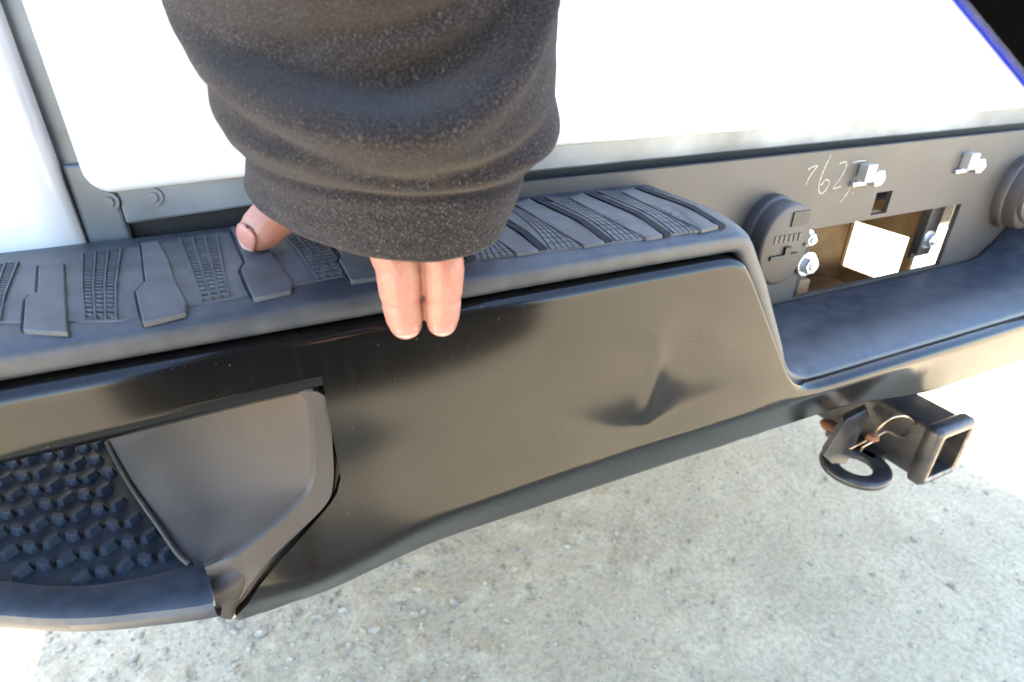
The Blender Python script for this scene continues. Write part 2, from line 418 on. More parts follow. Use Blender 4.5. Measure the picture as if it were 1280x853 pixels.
def build_bar():
    bm = bmesh.new()
    # column stations of the main face
    X = []
    x = CUT_X
    while x < 1.66:
        X.append(x)
        x += .0035 if .12 < x < .46 else (.006 if x < .12 else .012)
    top_e = [0, .0008, .0020, .0036, .0055, .0082, .011]         # distances below the top edge
    zlow = [.812, .803, .794, .785, .776, .768, .760, .752, .7455, .740, .7355, .7315, .728, .725, .7225, .720, .7175, .715, .7125, .710, .7075, .705, .702, .699, .696, .692, .687, .680, .672, .664, .656, .651, .648, .645]
    zup = [.8335, .829, .8235, .818]
    def col(x):
        zt = ztop(x)
        full = [.850-e for e in top_e] + zup + zlow
        # squeeze the rows between the top and the bottom
        f = (zt-Z_BOT)/(.850-Z_BOT)
        if f > .995: zs = [z + (zt-.850)*sst(.645, .850, z) for z in full]
        else:
            n = len(full); body = full[len(top_e):]
            zs = [zt-e for e in top_e]
            lo = zs[-1]; hi0 = .850-top_e[-1]
            # keep true heights for low rows, crowd the rest under the top edge
            zs += [Z_BOT + (z-Z_BOT)*(lo-Z_BOT)/(hi0-Z_BOT) for z in body]
        return [face_pt(x, z) for z in zs]
    cols = [col(x) for x in X]
    # inner return flange along the top so the edge has thickness
    cols = [[c[0] + Vector((0, .012, -.001))] + c for c in cols]
    grid(bm, cols)
    # band over the corner step
    rows = [.850-e for e in top_e] + zup + [.812]
    XB = []; x = CUT_X
    while x > -.5: XB.append(x); x -= .006
    def bandcol(x):
        zb = .812 - .003*sst(.0, -.12, x)
        c = []
        for z in rows:
            z2 = .8135 - (.8135-z) if z > .8135 else z
            zz = zb + (z-.812)*(.850-zb)/(.850-.812)
            p = face_pt(x, zz)
            q = zz - zb
            if q < .006: p.y += .006 - math.sqrt(max(0, .006**2-(.006-q)**2))
            c.append(p)
        c.append(c[-1] + Vector((0, .014, .0015)))
        return [c[0]+Vector((0, .012, -.001))] + c
    bc = [bandcol(x) for x in XB]
    bc[0] = bc[0]
    grid(bm, bc)
    # wedge under the slanted cut, left of the main face
    XW = []; x = CUT_X
    while x > CUTL[0][0]: XW.append(x); x -= .004
    def wtop(x): return max(.6458, interp(CUTL, x))
    zw = [z for z in zlow if z <= CUT_Z+.003]; zw[0] = CUT_Z
    def wcol(x):
        zt = wtop(x)
        return [face_pt(x, Z_BOT + (z-Z_BOT)*(zt-Z_BOT)/(CUT_Z-Z_BOT)) for z in zw]
    wc = [wcol(x) for x in XW]
    grid(bm, wc); grid(bm, [[c[0]+Vector((0, .0005, 0)), c[0]+Vector((0, .012, -.001))] for c in wc])
    # turned-in edge along the upright cut
    e = [face_pt(CUT_X, z) for z in [.8135-(.8135-CUT_Z)*i/10 for i in range(11)]]
    grid(bm, [[p + Vector((0, .0005, 0)) for p in e], [p + Vector((-.0005, .012, 0)) for p in e]])
    bmesh.ops.remove_doubles(bm, verts=bm.verts[:], dist=.00015)
    return bm
bar = obj('bumper_bar', build_bar(), M['black_paint'], truck, label='dented black bumper bar', recalc=True)

bm = bmesh.new()      # dark beam behind the bar, closes the view through the gaps
box(bm, .03, .318, .335, .43, .665, .846); box(bm, .318, 1.05, .335, .40, .660, .703); box(bm, 1.05, 1.5, .335, .43, .665, .846)
box(bm, -.13, .03, .34, .43, .822, .846)
obj('bumper_beam', bm, M['dark'], truck, smooth=False)

# --- plastic step pad, one sheet running over the top, down the end and along the sunken centre step
PATH = [(-.52, .8775), (-.3, .8775), (.0, .8775), (.15, .8775), (.26, .8775), (.30, .8770)]
for a in range(0, 61, 6):
    t = R(a); PATH.append((.318 + .036*math.sin(t), .8415 + .0355*math.cos(t)))
PATH += [(.372, .824), (.390, .792), (.408, .760)]
for a in range(60, -1, -10):
    t = R(a); PATH.append((.4475 - .034*math.sin(t), .7565 - .034*math.cos(t)))
PATH += [(.50, .7225), (.60, .7225), (.72, .7225), (.82, .7225), (.87, .7230), (.893, .727), (.915, .740), (.985, .805), (1.03, .847), (1.055, .865), (1.08, .8745), (1.11, .8775), (1.3, .8775), (1.5, .8775), (1.72, .8775)]
def path_dense(P, step=.008):
    out = []
    for (a, b), (c, d) in zip(P, P[1:]):
        n = max(1, int(math.hypot(c-a, d-b)/step))
        out += [(lerp(a, c, i/n), lerp(b, d, i/n)) for i in range(n)]
    return out + [P[-1]]
PD = path_dense(PATH)
def pad_rear(x, z): return lerp(.428, .446, sst(.72, .86, z))
def pdrop(y, x=0): return .0090*max(0.0, min(1.0, (.364-y)/(.364-yp(x)-.0025)))**2
SEC = [(.0045, .0088), (.0022, .0098), (.0008, .0113), (.0, .0135), (-.0003, .0165), (-.0002, .0205), (.0010, .0233), (.003, .0245), (.012, .0245)]
def build_pad():
    bm = bmesh.new(); rows = []
    for i, (x, z) in enumerate(PD):
        a = PD[max(0, i-1)]; b = PD[min(len(PD)-1, i+1)]
        t = Vector((b[0]-a[0], 0, b[1]-a[1])).normalized(); n = Vector((-t.z, 0, t.x))
        yf = yp(x) + .0025; yr = pad_rear(x, z)
        base = Vector((x, 0, z))
        row = [base - n*.012 + Vector((0, yr, 0)), base - n*.003 + Vector((0, yr, 0)), base - n*.0006 + Vector((0, yr-.002, 0))]
        for k in range(0, 15):
            y = lerp(yr-.006, yf+.008, k/14); row.append(base - n*pdrop(y, x) + Vector((0, y, 0)))
        for dy, dn in SEC: row.append(base - n*dn + Vector((0, yf+dy, 0)))
        rows.append(row)
    grid(bm, rows)
    return bm
pad = obj('step_pad', build_pad(), M['pad'], truck, label='black plastic step pad with raised tread')
# in the sunken centre the pad shows a worn, mottled patch: same plastic

ZP = .8775
def spl_(P, n):
    out = []
    for i in range(n+1):
        t = i/n*(len(P)-1); k = min(int(t), len(P)-2); out.append(P[k].lerp(P[k+1], t-k))
    return out
def psurf(p): return ZP - pdrop(p.y, p.x)
def upad(px, py):
    z = ZP
    for _ in range(8): p = uz(px, py, z); z = psurf(p)
    return p
def padprism(bm, P, h, drop=.001):
    P = [p for p in P]
    a = [bm.verts.new((p.x, p.y, psurf(p)-drop)) for p in P]; b = [bm.verts.new((p.x, p.y, psurf(p)+h)) for p in P]
    n = len(P); bm.faces.new(a[::-1]); bm.faces.new(b)
    for i in range(n): bm.faces.new((a[i], a[(i+1) % n], b[(i+1) % n], b[i]))
def padpoly(name, px, h, bevel=.0007, m='tread', drop=.001):
    # subdivide the long edges so the block follows the fall of the pad
    Q = []
    for a, b in zip(px, px[1:]+px[:1]):
        k = max(1, int(math.hypot(b[0]-a[0], b[1]-a[1])/22))
        Q += [(lerp(a[0], b[0], i/k), lerp(a[1], b[1], i/k)) for i in range(k)]
    bm = bmesh.new(); padprism(bm, [upad(a, b) for a, b in Q], h, drop)
    return obj(name, bm, M[m], pad, smooth=True, bevel=bevel, seg=2, auto=35)
c1 = lambda L, s=3.879, ox=0, oy=280: [(x/s+ox, y/s+oy) for x, y in L]
H = .0026
FR = [(-60, 405), (30, 404), (105, 404), (152, 403), (240, 384), (300, 373), (400, 352), (480, 336), (560, 330), (690, 315), (800, 301), (905, 285)]
BK = [(-60, 345), (10, 337), (60, 329), (105, 322), (190, 307), (240, 299), (300, 290), (400, 280), (480, 274), (560, 268), (640, 262), (797, 239)]
fr = [upad(*q) for q in FR]; bk = [upad(*q) for q in BK]
frs, bks = spl_(fr, 66), spl_(bk, 66)
bm = bmesh.new(); rows = []
for i in range(9):
    t = i/8
    rows.append([(lambda p: Vector((p.x, p.y, psurf(p)+.0008)))(a.lerp(b, t)) for a, b in zip(frs, bks)])
lo0 = [p - Vector((0, .0006, .002)) for p in rows[0]]
grid(bm, [lo0] + rows)
obj('tread_field', bm, M['tread'], pad, auto=40)
# dog-leg raised blocks on the left
padpoly('tread_block', c1([(195, 225), (318, 205), (335, 545), (122, 540), (132, 385), (160, 355), (190, 352)]), H)
padpoly('tread_block', c1([(690, 110), (775, 100), (830, 205), (850, 285), (912, 400), (905, 450), (700, 500), (665, 345), (712, 295), (708, 270)]), H)
padpoly('tread_block', [(289, 288), (322, 284), (341, 322), (366, 357), (364, 369), (318, 379), (302, 342), (308, 331)], H)
padpoly('tread_block', [(405, 290), (437, 287), (466, 330), (472, 345), (474, 352), (440, 357), (424, 330), (428, 324)], H)
padpoly('tread_block', [(-74, 345), (-44, 341), (-52, 420), (-100, 420), (-98, 385), (-86, 378)], H)
# dark raised strips painting in the shade along each block's left edge
def groove_shade(L, dx):
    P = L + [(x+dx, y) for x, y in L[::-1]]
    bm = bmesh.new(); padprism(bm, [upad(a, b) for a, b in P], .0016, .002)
    return obj('tread_shade', bm, M['groove_shade'], pad, smooth=False)
groove_shade(c1([(196, 215), (191, 300), (189, 352), (160, 356), (131, 386), (124, 450), (121, 530)]), -4.0)
groove_shade(c1([(690, 115), (700, 190), (708, 270), (711, 295), (664, 345), (680, 430), (698, 492)]), -3.0)
groove_shade([(289, 290), (298, 312), (307, 331), (301, 342), (309, 362), (317, 377)], -3.2)
groove_shade([(405, 292), (416, 310), (427, 324), (423, 330), (432, 345), (439, 356)], -3.2)
# framed strips of fine ridges on the left
def tread_strip(quad, cols, rows, seed):
    a, b, c, d = [upad(p[0], p[1]) for p in quad]     # far-left, far-right, near-right, near-left
    P = lambda u, v: a.lerp(b, u).lerp(d.lerp(c, u), v)
    bm = bmesh.new(); h = Vector((0, 0, .0029)); dn = Vector((0, 0, -.001))
    for k in range(cols+1):
        u = k/cols; w = .035
        padprism(bm, [P(u-w, 0), P(u+w, 0), P(u+w, .33), P(u+w, .67), P(u+w, 1), P(u-w, 1), P(u-w, .67), P(u-w, .33)], .0022)
    for k in range(cols):
        for r in range(rows):
            v0 = (r+.2)/rows; v1 = (r+.68)/rows; u0 = (k+.2)/cols; u1 = (k+.8)/cols
            padprism(bm, [P(u0, v0), P(u1, v0+.15/rows), P(u1, v1+.15/rows), P(u0, v1)], .0019)
    return obj('tread_strip', bm, M['tread'], pad, smooth=False)
tread_strip(c1([(405, 155), (590, 130), (568, 475), (418, 470)]), 3, 22, 1)
tread_strip(c1([(872, 85), (1052, 60), (1112, 365), (985, 390)]), 3, 22, 2)
tread_strip([(345, 285), (388, 282), (428, 345), (398, 352)], 3, 20, 3)
tread_strip(c1([(-90, 215), (92, 195), (5, 480), (-140, 490)]), 3, 22, 4)
tread_strip([(452, 280), (490, 276), (545, 322), (510, 330)], 3, 20, 5)
# long bars on the right of the hand, each a step up at its far side
c3 = lambda L: [(x/3.0476+560, y/3.0476+200) for x, y in L]
bars = [[], [(110, 255), (152, 218), (346, 358), (262, 372)], [(255, 180), (310, 158), (596, 326), (518, 340)], [(460, 155), (514, 137), (818, 299), (752, 310)], [(655, 130), (703, 116), (1030, 264), (965, 280)]]
for b_ in bars[1:]:
    P4 = c3(b_[:4] if len(b_) == 4 else [b_[0], b_[1], b_[2], b_[3]])
    padpoly('tread_bar', P4, .0026)
    # dark raised strip beyond the bar, its shade put in as colour
def slot_shade(p0, p1, w):
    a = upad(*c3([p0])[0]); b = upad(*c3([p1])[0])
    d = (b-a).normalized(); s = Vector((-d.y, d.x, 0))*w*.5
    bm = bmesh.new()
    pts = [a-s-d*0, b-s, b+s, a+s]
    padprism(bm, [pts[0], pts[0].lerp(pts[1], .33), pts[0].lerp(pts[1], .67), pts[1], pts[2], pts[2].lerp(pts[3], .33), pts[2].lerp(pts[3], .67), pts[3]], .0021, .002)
    return obj('tread_shade', bm, M['groove_shade'], pad, smooth=False)
def ridges(quad, n):
    a, b, c, d = [upad(p[0], p[1]) for p in c3(quad)]
    bm = bmesh.new()
    for k in range(n):
        for r in range(14):
            u0 = (k+.06)/n; u1 = (k+.86)/n; v0 = (r+.05)/14; v1 = (r+.93)/14
            P = lambda u, v: a.lerp(b, u).lerp(d.lerp(c, u), v)
            padprism(bm, [P(u0, v0), P(u1, v0), P(u1, v1), P(u0, v1)], .0015)
    return obj('tread_strip', bm, M['tread'], pad, smooth=False)
for p0, p1 in (((165, 212), (362, 352)), ((325, 152), (612, 322)), ((528, 132), (835, 295)), ((718, 112), (1045, 262)), ((30, 330), (90, 388))): slot_shade(p0, p1, .0062)
ridges([(205, 165), (250, 182), (505, 340), (392, 352)], 5)
ridges([(362, 145), (452, 152), (742, 308), (640, 318)], 5)
ridges([(566, 125), (648, 126), (955, 278), (862, 290)], 5)
ridges([(70, 255), (105, 255), (252, 370), (130, 385)], 5)

# --- corner step, its recess wall and trim
OUT = [(398, 488), (413, 502), (417, 550), (418, 602), (406, 634), (344, 694), (318, 727), (288, 774)]
INN = [(370, 488), (386, 508), (391, 552), (390, 598), (374, 626), (322, 671), (288, 695), (256, 711)]
OUTw = [uface(a, b, .0025) for a, b in OUT]; INNw = [uface(a, b, .0025) for a, b in INN]
BW = [uz(a, b, .706) for a, b in [(136, 552), (160, 596), (184, 632), (204, 660), (222, 686), (234, 699), (246, 707)]]
def spl(P, n=40):
    out = []
    for i in range(n+1):
        t = i/n*(len(P)-1); k = min(int(t), len(P)-2); f = t-k
        p0 = P[max(k-1, 0)]; p1 = P[k]; p2 = P[k+1]; p3 = P[min(k+2, len(P)-1)]
        out.append(.5*((2*p1) + (p2-p0)*f + (2*p0-5*p1+4*p2-p3)*f*f + (3*p1-p0-3*p2+p3)*f**3))
    return out
O_, I_, B_ = spl(OUTw), spl(INNw), spl(BW)
def build_trim():
    bm = bmesh.new(); rows = []
    rows.append([p + Vector((.002, .020, 0)) for p in O_]); rows.append([p + Vector((.001, .004, 0)) for p in O_])
    rows.append([p + Vector((-.001, .0, 0)) for p in O_])
    for t in (.08, .5, .92): rows.append([a.lerp(b, t) + Vector((0, -.0015, 0)) for a, b in zip(O_, I_)])
    rows.append([p + Vector((0, .0005, 0)) for p in I_]); rows.append([p + Vector((-.001, .004, 0)) for p in I_])
    grid(bm, rows); return bm
obj('corner_trim', build_trim(), M['trim'], truck, auto=40)
def build_wall():
    bm = bmesh.new(); rows = []
    N = 18
    for j in range(N+1):
        t = j/N; row = []
        for i, (a, b) in enumerate(zip(I_, B_)):
            a2 = a + Vector((-.001, .004, 0))
            p = a2.lerp(b, t)
            s = i/40.0
            # chamfer first, then the flat wall; rounded foot where it meets the step
            p.y += .012*math.sin(math.pi*t)*(1-.6*s) - .010*gauss(t-.82, .14)*(1-s)
            p.z -= .004*math.sin(math.pi*t)
            row.append(p)
        up = row[0] + Vector((.003, .006, .016))
        rows.append([up] + row)
    grid(bm, rows); return bm
obj('recess_wall', build_wall(), M['recess'], truck)
bm = bmesh.new(); tube(bm, [p + Vector((-.001, -.001, .0)) for p in B_[:-4]], .0020, 10)
obj('recess_bead', bm, M['trim'], truck)

RIM_IN = [uz(a, b, .7065) for a, b in [(-240, 700), (-120, 712), (0, 725), (60, 731), (118, 730), (180, 720), (240, 704), (258, 700)]]
RIM_OUT = [uz(a, b, .705) for a, b in [(-240, 738), (-120, 752), (0, 761), (60, 765), (118, 764), (180, 758), (240, 751), (266, 746)]]
ri, ro = spl(RIM_IN), spl(RIM_OUT)
step = None
bm = bmesh.new()
low = [(0, .7055, 0), (0, .7055, .0)]
rows = [[Vector((p.x, p.y+.16, .7005)) for p in ri], [Vector((p.x, p.y+.004, .7005)) for p in ri], [Vector((p.x, p.y+.001, .703)) for p in ri], [Vector((p.x, p.y, .7055)) for p in ri]]
for t in (.2, .6): rows.append([a.lerp(b, t) for a, b in zip(ri, ro)])
rows += [[p.copy() for p in ro], [p + Vector((0, -.0035, -.0015)) for p in ro], [p + Vector((0, -.0055, -.005)) for p in ro], [p + Vector((0, -.005, -.011)) for p in ro], [p + Vector((0, .001, -.019)) for p in ro], [p + Vector((0, .014, -.024)) for p in ro]]
grid(bm, rows)
step = obj('corner_step', bm, M['pad'], truck, label='black corner step pad with raised studs', auto=32)
bm = bmesh.new()   # base below the studs and skirt that joins step and bar
prism(bm, [Vector((-.42, .44, .69)), Vector((-.2, .34, .69)), Vector((-.06, .315, .69)), Vector((-.02, .32, .69)), Vector((-.13, .62, .69)), Vector((-.42, .62, .69))], Vector((0, 0, .0095)))
obj('step_base', bm, M['pad'], truck, smooth=False)
bm = bmesh.new()
fa = [uy(a, b, y) for a, b, y in [(256, 711, .304), (263, 728, .297), (268, 748, .288), (271, 770, .292)]]
fb = [uface(a, b, .002) for a, b in [(290, 694), (304, 708), (303, 736), (289, 775)]]
fm = [a.lerp(b, .5) + Vector((0, -.001, 0)) for a, b in zip(fa, fb)]
grid(bm, [[p+Vector((0, .02, 0)) for p in spl(fa, 10)], spl(fa, 10), spl(fm, 10), spl(fb, 10)])
obj('trim_foot', bm, M['trim'], truck, auto=60)
bm = bmesh.new(); tube(bm, [fa[-1] + Vector((-.004, .022, .006)), fb[-1] + Vector((.016, .018, .004))], .010, 8)  # dark filler added behind the foot, blocks light through the gap
obj('gap_filler', bm, M['dark'], truck)
# dark filler added behind the trim gap to stop light leaking through
bm = bmesh.new(); tube(bm, [p + Vector((.005, .0155, -.001)) for p in O_], .0125, 8)
obj('gap_filler', bm, M['dark'], truck)

# studs: short raised lozenges in a herringbone
def stud_mesh():
    bm = bmesh.new(); L, Wd, h = .0058, .0029, .0066
    poly = [(-L, 0), (-L*.62, -Wd), (L*.62, -Wd), (L, 0), (L*.62, Wd), (-L*.62, Wd)]
    lo = [bm.verts.new((x*1.12, y*1.25, 0)) for x, y in poly]; hi = [bm.verts.new((x*.86, y*.72, h)) for x, y in poly]
    bm.faces.new(hi)
    for i in range(6): bm.faces.new((lo[i], lo[(i+1) % 6], hi[(i+1) % 6], hi[i]))
    me = bpy.data.meshes.new('stud'); bm.to_mesh(me); bm.free(); me.materials.append(M['stud']); return me
sme = stud_mesh()
wall_line = [(p.x, p.y) for p in B_]
wl_y = sorted([(p.y, p.x) for p in B_])
rim_x = sorted([(p.x, p.y) for p in ri])
px0 = .0232; py0 = .0212
for r in range(-1, 16):
    for q in range(0, 14):
        for kind in (1, 2):
            base_x = -.045 - q*px0 - (r % 2)*px0*.5; base_y = .298 + r*py0
            dx, dy, an = ((0, 0, 90), (px0*.25, py0*.5, 42), (-px0*.25, py0*.5, -42))[kind]
            x, y = base_x+dx, base_y+dy
            if x > interp(wl_y, y) - .006 or y < interp(rim_x, x) + .0065 or y > .53 or x < -.34: continue
            o = bpy.data.objects.new('stud', sme); COL.objects.link(o); o.parent = step
            o.location = (x, y, .6995); o.rotation_euler = (0, 0, R(an)); 

# --- plate panel behind the centre step
bm = bmesh.new()
plate_holes(bm, [.02, .30, .550, .645, .672, .815, 1.6], [.700, .7235, .806, .811, .837, .8895], [(.550, .815, .7235, .806), (.645, .672, .811, .837)], .430, .436)
panel = obj('plate_panel', bm, M['panel'], truck, smooth=False)
# scrawled digits
bm = bmesh.new()
c5 = lambda L: [(x/4.923+980, y/4.923+170) for x, y in L]
strokes = [[(150, 208), (175, 192), (205, 184), (185, 215), (160, 250), (135, 300)], [(290, 122), (245, 210), (218, 290), (215, 345), (235, 356), (268, 318), (280, 280), (258, 268), (230, 305)],
           [(345, 170), (385, 160), (378, 205), (342, 270), (300, 325), (352, 312)], [(425, 165), (465, 156), (505, 154)], [(445, 250), (410, 318), (378, 370), (345, 412)], [(440, 292), (432, 325), (420, 356)]]
for s in strokes:
    pts = [uy(a, b, .4298) for a, b in c5(s)]; pts = spl(pts, 12)
    for a, b in zip(pts, pts[1:]):
        d = (b-a); 
        if d.length < 1e-6: continue
        d = d.normalized(); n = Vector((-d.z, 0, d.x))*.00055
        prism(bm, [a-n-d*.0002, b-n+d*.0002, b+n+d*.0002, a+n-d*.0002], Vector((0, .0003, 0)))
obj('chalk_digits', bm, M['chalk'], panel, smooth=False)
# plate clips
for px, py in ((1085, 219), (1213, 204)):
    c = uy(px, py, .424)
    bm = bmesh.new()
    box(bm, c.x-.017, c.x+.004, c.y+.001, c.y+.006, c.z-.012, c.z-.007); box(bm, c.x-.010, c.x+.004, c.y-.006, c.y+.006, c.z-.007, c.z+.012)
    cl = obj('plate_clip', bm, M['zinc'], panel, smooth=False, bevel=.0012)
    bm = bmesh.new(); cyl_y(bm, c.x+.013, c.z-.004, c.y-.006, c.y+.006, .0095, n=6); cyl_y(bm, c.x+.013, c.z-.004, c.y-.009, c.y-.006, .0045, n=14)
    obj('clip_screw', bm, M['zinc'], panel, smooth=False, bevel=.001)
# connector sockets
def socket(cx, cz, full):
    bm = bmesh.new()
    ring = lambda y, r: [Vector((cx+r*.78*math.cos(2*math.pi*i/40), y, cz+r*1.02*math.sin(2*math.pi*i/40))) for i in range(40)]
    loft(bm, [ring(.4301, .046), ring(.420, .046), ring(.4185, .0445), ring(.4175, .043), ring(.404, .043), ring(.4015, .0415), ring(.4005, .039)])
    so = obj('trailer_socket', bm, M['trim'], panel, auto=40)
    if full:
        bm = bmesh.new(); box(bm, cx+.000, cx+.022, .3990, .4008, cz+.020, cz+.035)
        obj('socket_notch', bm, M['dark'], so, smooth=False)
        bm = bmesh.new(); box(bm, cx-.020, cx+.018, .3980, .4008, cz-.013, cz-.009); box(bm, cx-.002, cx+.006, .3975, .4008, cz-.009, cz-.001)
        obj('socket_latch', bm, M['dark'], so, smooth=False)
        bm = bmesh.new()
        for k in range(6): box(bm, cx-.018+k*.0065, cx-.0135+k*.0065, .3996, .4008, cz+.004, cz+.012)
        obj('socket_marks', bm, M['panel'], so, smooth=False, kind='stuff')
        bm = bmesh.new(); cyl_y(bm, cx+.027, cz-.002, .3992, .4008, .0018, n=10)
        obj('socket_pin', bm, M['dark'], so, smooth=False)
    else:
        bm = bmesh.new(); loft(bm, [[Vector((cx+r*math.cos(2*math.pi*i/32), y, cz+r*math.sin(2*math.pi*i/32))) for i in range(32)] for r, y in ((.034, .4008), (.033, .3965), (.030, .395))])
        obj('socket_lid', bm, M['panel'], so, auto=40)
socket(.484, .806, True); socket(.914, .812, False)
# brackets, bolts and rusty frame seen through the opening
bm = bmesh.new(); box(bm, .777, .816, .447, .452, .733, .83); box(bm, .777, .782, .440, .4495, .74, .83)
br = obj('plate_bracket', bm, M['dark'], truck, smooth=False, bevel=.001)
bm = bmesh.new(); box(bm, .53, .572, .442, .447, .715, .83); box(bm, .566, .571, .447, .475, .72, .83)
obj('plate_bracket', bm, M['dark'], truck, smooth=False, bevel=.001)
for c, r in (((.797, .4465, .757), .0105), ((.556, .4285, .766), .0125), ((.5615, .441, .792), .009)):
    bm = bmesh.new(); cyl_y(bm, c[0], c[2], c[1]-.003, c[1], r*1.15, n=24); cyl_y(bm, c[0], c[2], c[1]-.010, c[1]-.003, r*.82, n=6); cyl_y(bm, c[0], c[2], c[1]-.013, c[1]-.010, r*.42, n=14)
    obj('plate_bolt', bm, M['zinc'], truck, smooth=False, bevel=.0008)
bm = bmesh.new()
def plate_x(bm, x0, x1, ys, zs, hole):
    for i in range(len(ys)-1):
        for k in range(len(zs)-1):
            if hole[0] <= ys[i]+1e-6 and ys[i+1]-1e-6 <= hole[1] and hole[2] <= zs[k]+1e-6 and zs[k+1]-1e-6 <= hole[3]: continue
            box(bm, x0, x1, ys[i], ys[i+1], zs[k], zs[k+1])
plate_x(bm, .830, .838, [.476, .488, .578, .60], [.60, .668, .742, .815], (.488, .578, .668, .742))
obj('frame_side', bm, M['rusty'], truck, smooth=False)
bm = bmesh.new(); box(bm, .60, .830, .580, .590, .60, .815); obj('frame_back', bm, M['rusty'], truck, smooth=False)
bm = bmesh.new(); box(bm, .58, .80, .452, .580, .652, .660); box(bm, .60, .628, .470, .5795, .660, .72); obj('frame_shelf', bm, M['rusty'], truck, smooth=False, bevel=.003)
bm = bmesh.new(); box(bm, .625, .672, .4365, .460, .8065, .812); obj('frame_lip', bm, M['rusty'], truck, smooth=False)

bm = bmesh.new(); box(bm, XL+.02, XR-.02, .4605, .53, .8155, .905)
obj('rear_sill', bm, M['dark'], truck, smooth=False)
# --- tailgate
TY = .446
TGL, TGR = -.098, 1.36
def rrect(x0, x1, z0, z1, r, n=8):
    P = []
    for cx, cz, a0 in ((x0+r, z0+r, 180), (x1-r, z0+r, 270), (x1-r, z1-r, 0), (x0+r, z1-r, 90)):
        for i in range(n+1):
            a = R(a0+90*i/n); P.append(Vector((cx+r*math.cos(a), 0, cz+r*math.sin(a))))
    return P
def soft_panel(outline, y0, y1, r=.006, n=5):
    """slab whose front edge (at y0) is rounded"""
    bm = bmesh.new()
    c = sum(outline, Vector())/len(outline); rings = []
    N = len(outline)
    nor = []
    for i in range(N):
        t = (outline[(i+1) % N]-outline[i-1]).normalized(); nor.append(Vector((t.z, 0, -t.x)))
    rings.append([p + Vector((0, y1, 0)) for p in outline])
    for k in range(n+1):
        a = math.pi/2*k/n
        rings.append([p - q*(r*(1-math.cos(a))) + Vector((0, y0 + r*(1-math.sin(a)), 0)) for p, q in zip(outline, nor)])
    loft(bm, rings); return bm
tgo = rrect(TGL, TGR, .9125, 1.50, .016)
tgo = tgo[:9] + [Vector((.10, 0, .9125))] + tgo[9:]
for p in tgo:
    if p.z < 1.0 and p.x < .1: p.z -= .007*(.1-p.x)/.2
tail = obj('tailgate', soft_panel(tgo, TY, TY+.055), M['white'], truck, auto=50)
bm = bmesh.new(); box(bm, .02, 1.55, TY+.006, TY+.014, .8925, .925); prism(bm, [Vector((-.0835, TY+.006, .884)), Vector((.02, TY+.006, .8895)), Vector((.02, TY+.006, .925)), Vector((-.0835, TY+.006, .925))], Vector((0, .008, 0)))
box(bm, -.1075, -.0835, TY+.006, TY+.02, .866, .925)
strip = obj('lower_strip', bm, M['primer'], tail, smooth=False, bevel=.002)
for px, py in ((135, 252), (190, 246)):
    c = uy(px, py, TY+.006)
    bm = bmesh.new(); cyl_y(bm, c.x, c.z, TY+.0045, TY+.0065, .0065, n=20); cyl_y(bm, c.x, c.z, TY+.003, TY+.0046, .0035, n=14)
    obj('strip_rivet', bm, M['primer'], tail, smooth=False)
bm = bmesh.new(); box(bm, -.125, -.099, TY+.012, TY+.03, .85, 1.5); obj('gap_jamb', bm, M['primer'], truck, smooth=False)
# --- bed sides: corner post facing back and long side panel
for x0, x1, side in ((XL, -.1095, -1), (1.3715, XR, 1)):
    bm = bmesh.new()
    n = 24; rows = []
    prof = [(0, .865), (-.004, .885), (-.006, .92), (-.006, 1.05), (-.004, 1.25), (0, 1.42), (.012, 1.49), (.05, 1.505)]
    for dy, z in prof:
        row = []
        inner = x1 if side < 0 else x0; outer = x0 if side < 0 else x1
        row.append(Vector((inner, TY+.05, z))); row.append(Vector((inner, TY+.006+dy, z))); row.append(Vector((inner + side*.003, TY+.001+dy, z)))
        for k in range(1, 9): row.append(Vector((lerp(inner, outer - side*.09, k/8), TY+dy+.004*(k/8)**2, z)))
        for k in range(1, 9):
            a = math.pi/2*k/8; row.append(Vector((outer - side*.09 + side*.09*math.sin(a), TY+.094+dy-.09*math.cos(a), z)))
        rows.append(row)
    grid(bm, rows)
    # long outer panel with a wheel arch
    ys_ = [TY+.094 + i*.04 for i in range(46)]; rows = []
    for y in ys_:
        zb = .55; d = abs(y-1.62)
        if d < .47: zb = min(.81, max(.55, .40 + math.sqrt(.47**2-d*d)))
        rows.append([Vector((outer, y, lerp(zb, 1.49, k/10) )) for k in range(11)])
    grid(bm, rows)
    box(bm, min(outer, outer-side*.06), max(outer, outer-side*.06), TY+.06, 2.3, 1.49, 1.51)
    obj('bed_side', bm, M['white'], truck)
bm = bmesh.new(); box(bm, XL+.0015, XR-.0015, TY+.075, 2.3, .8155, .835); box(bm, XL+.03, XR-.03, 2.28, 2.3, .835, 1.49)
obj('bed_floor', bm, M['white'], truck, smooth=False)
for x in (XL-.003, XR-.06):
    bm = bmesh.new(); box(bm, x, x+.063, TY+.055, TY+.062+.04, 1.06, 1.44); obj('tail_light', bm, M['lamp'], truck, bevel=.006)
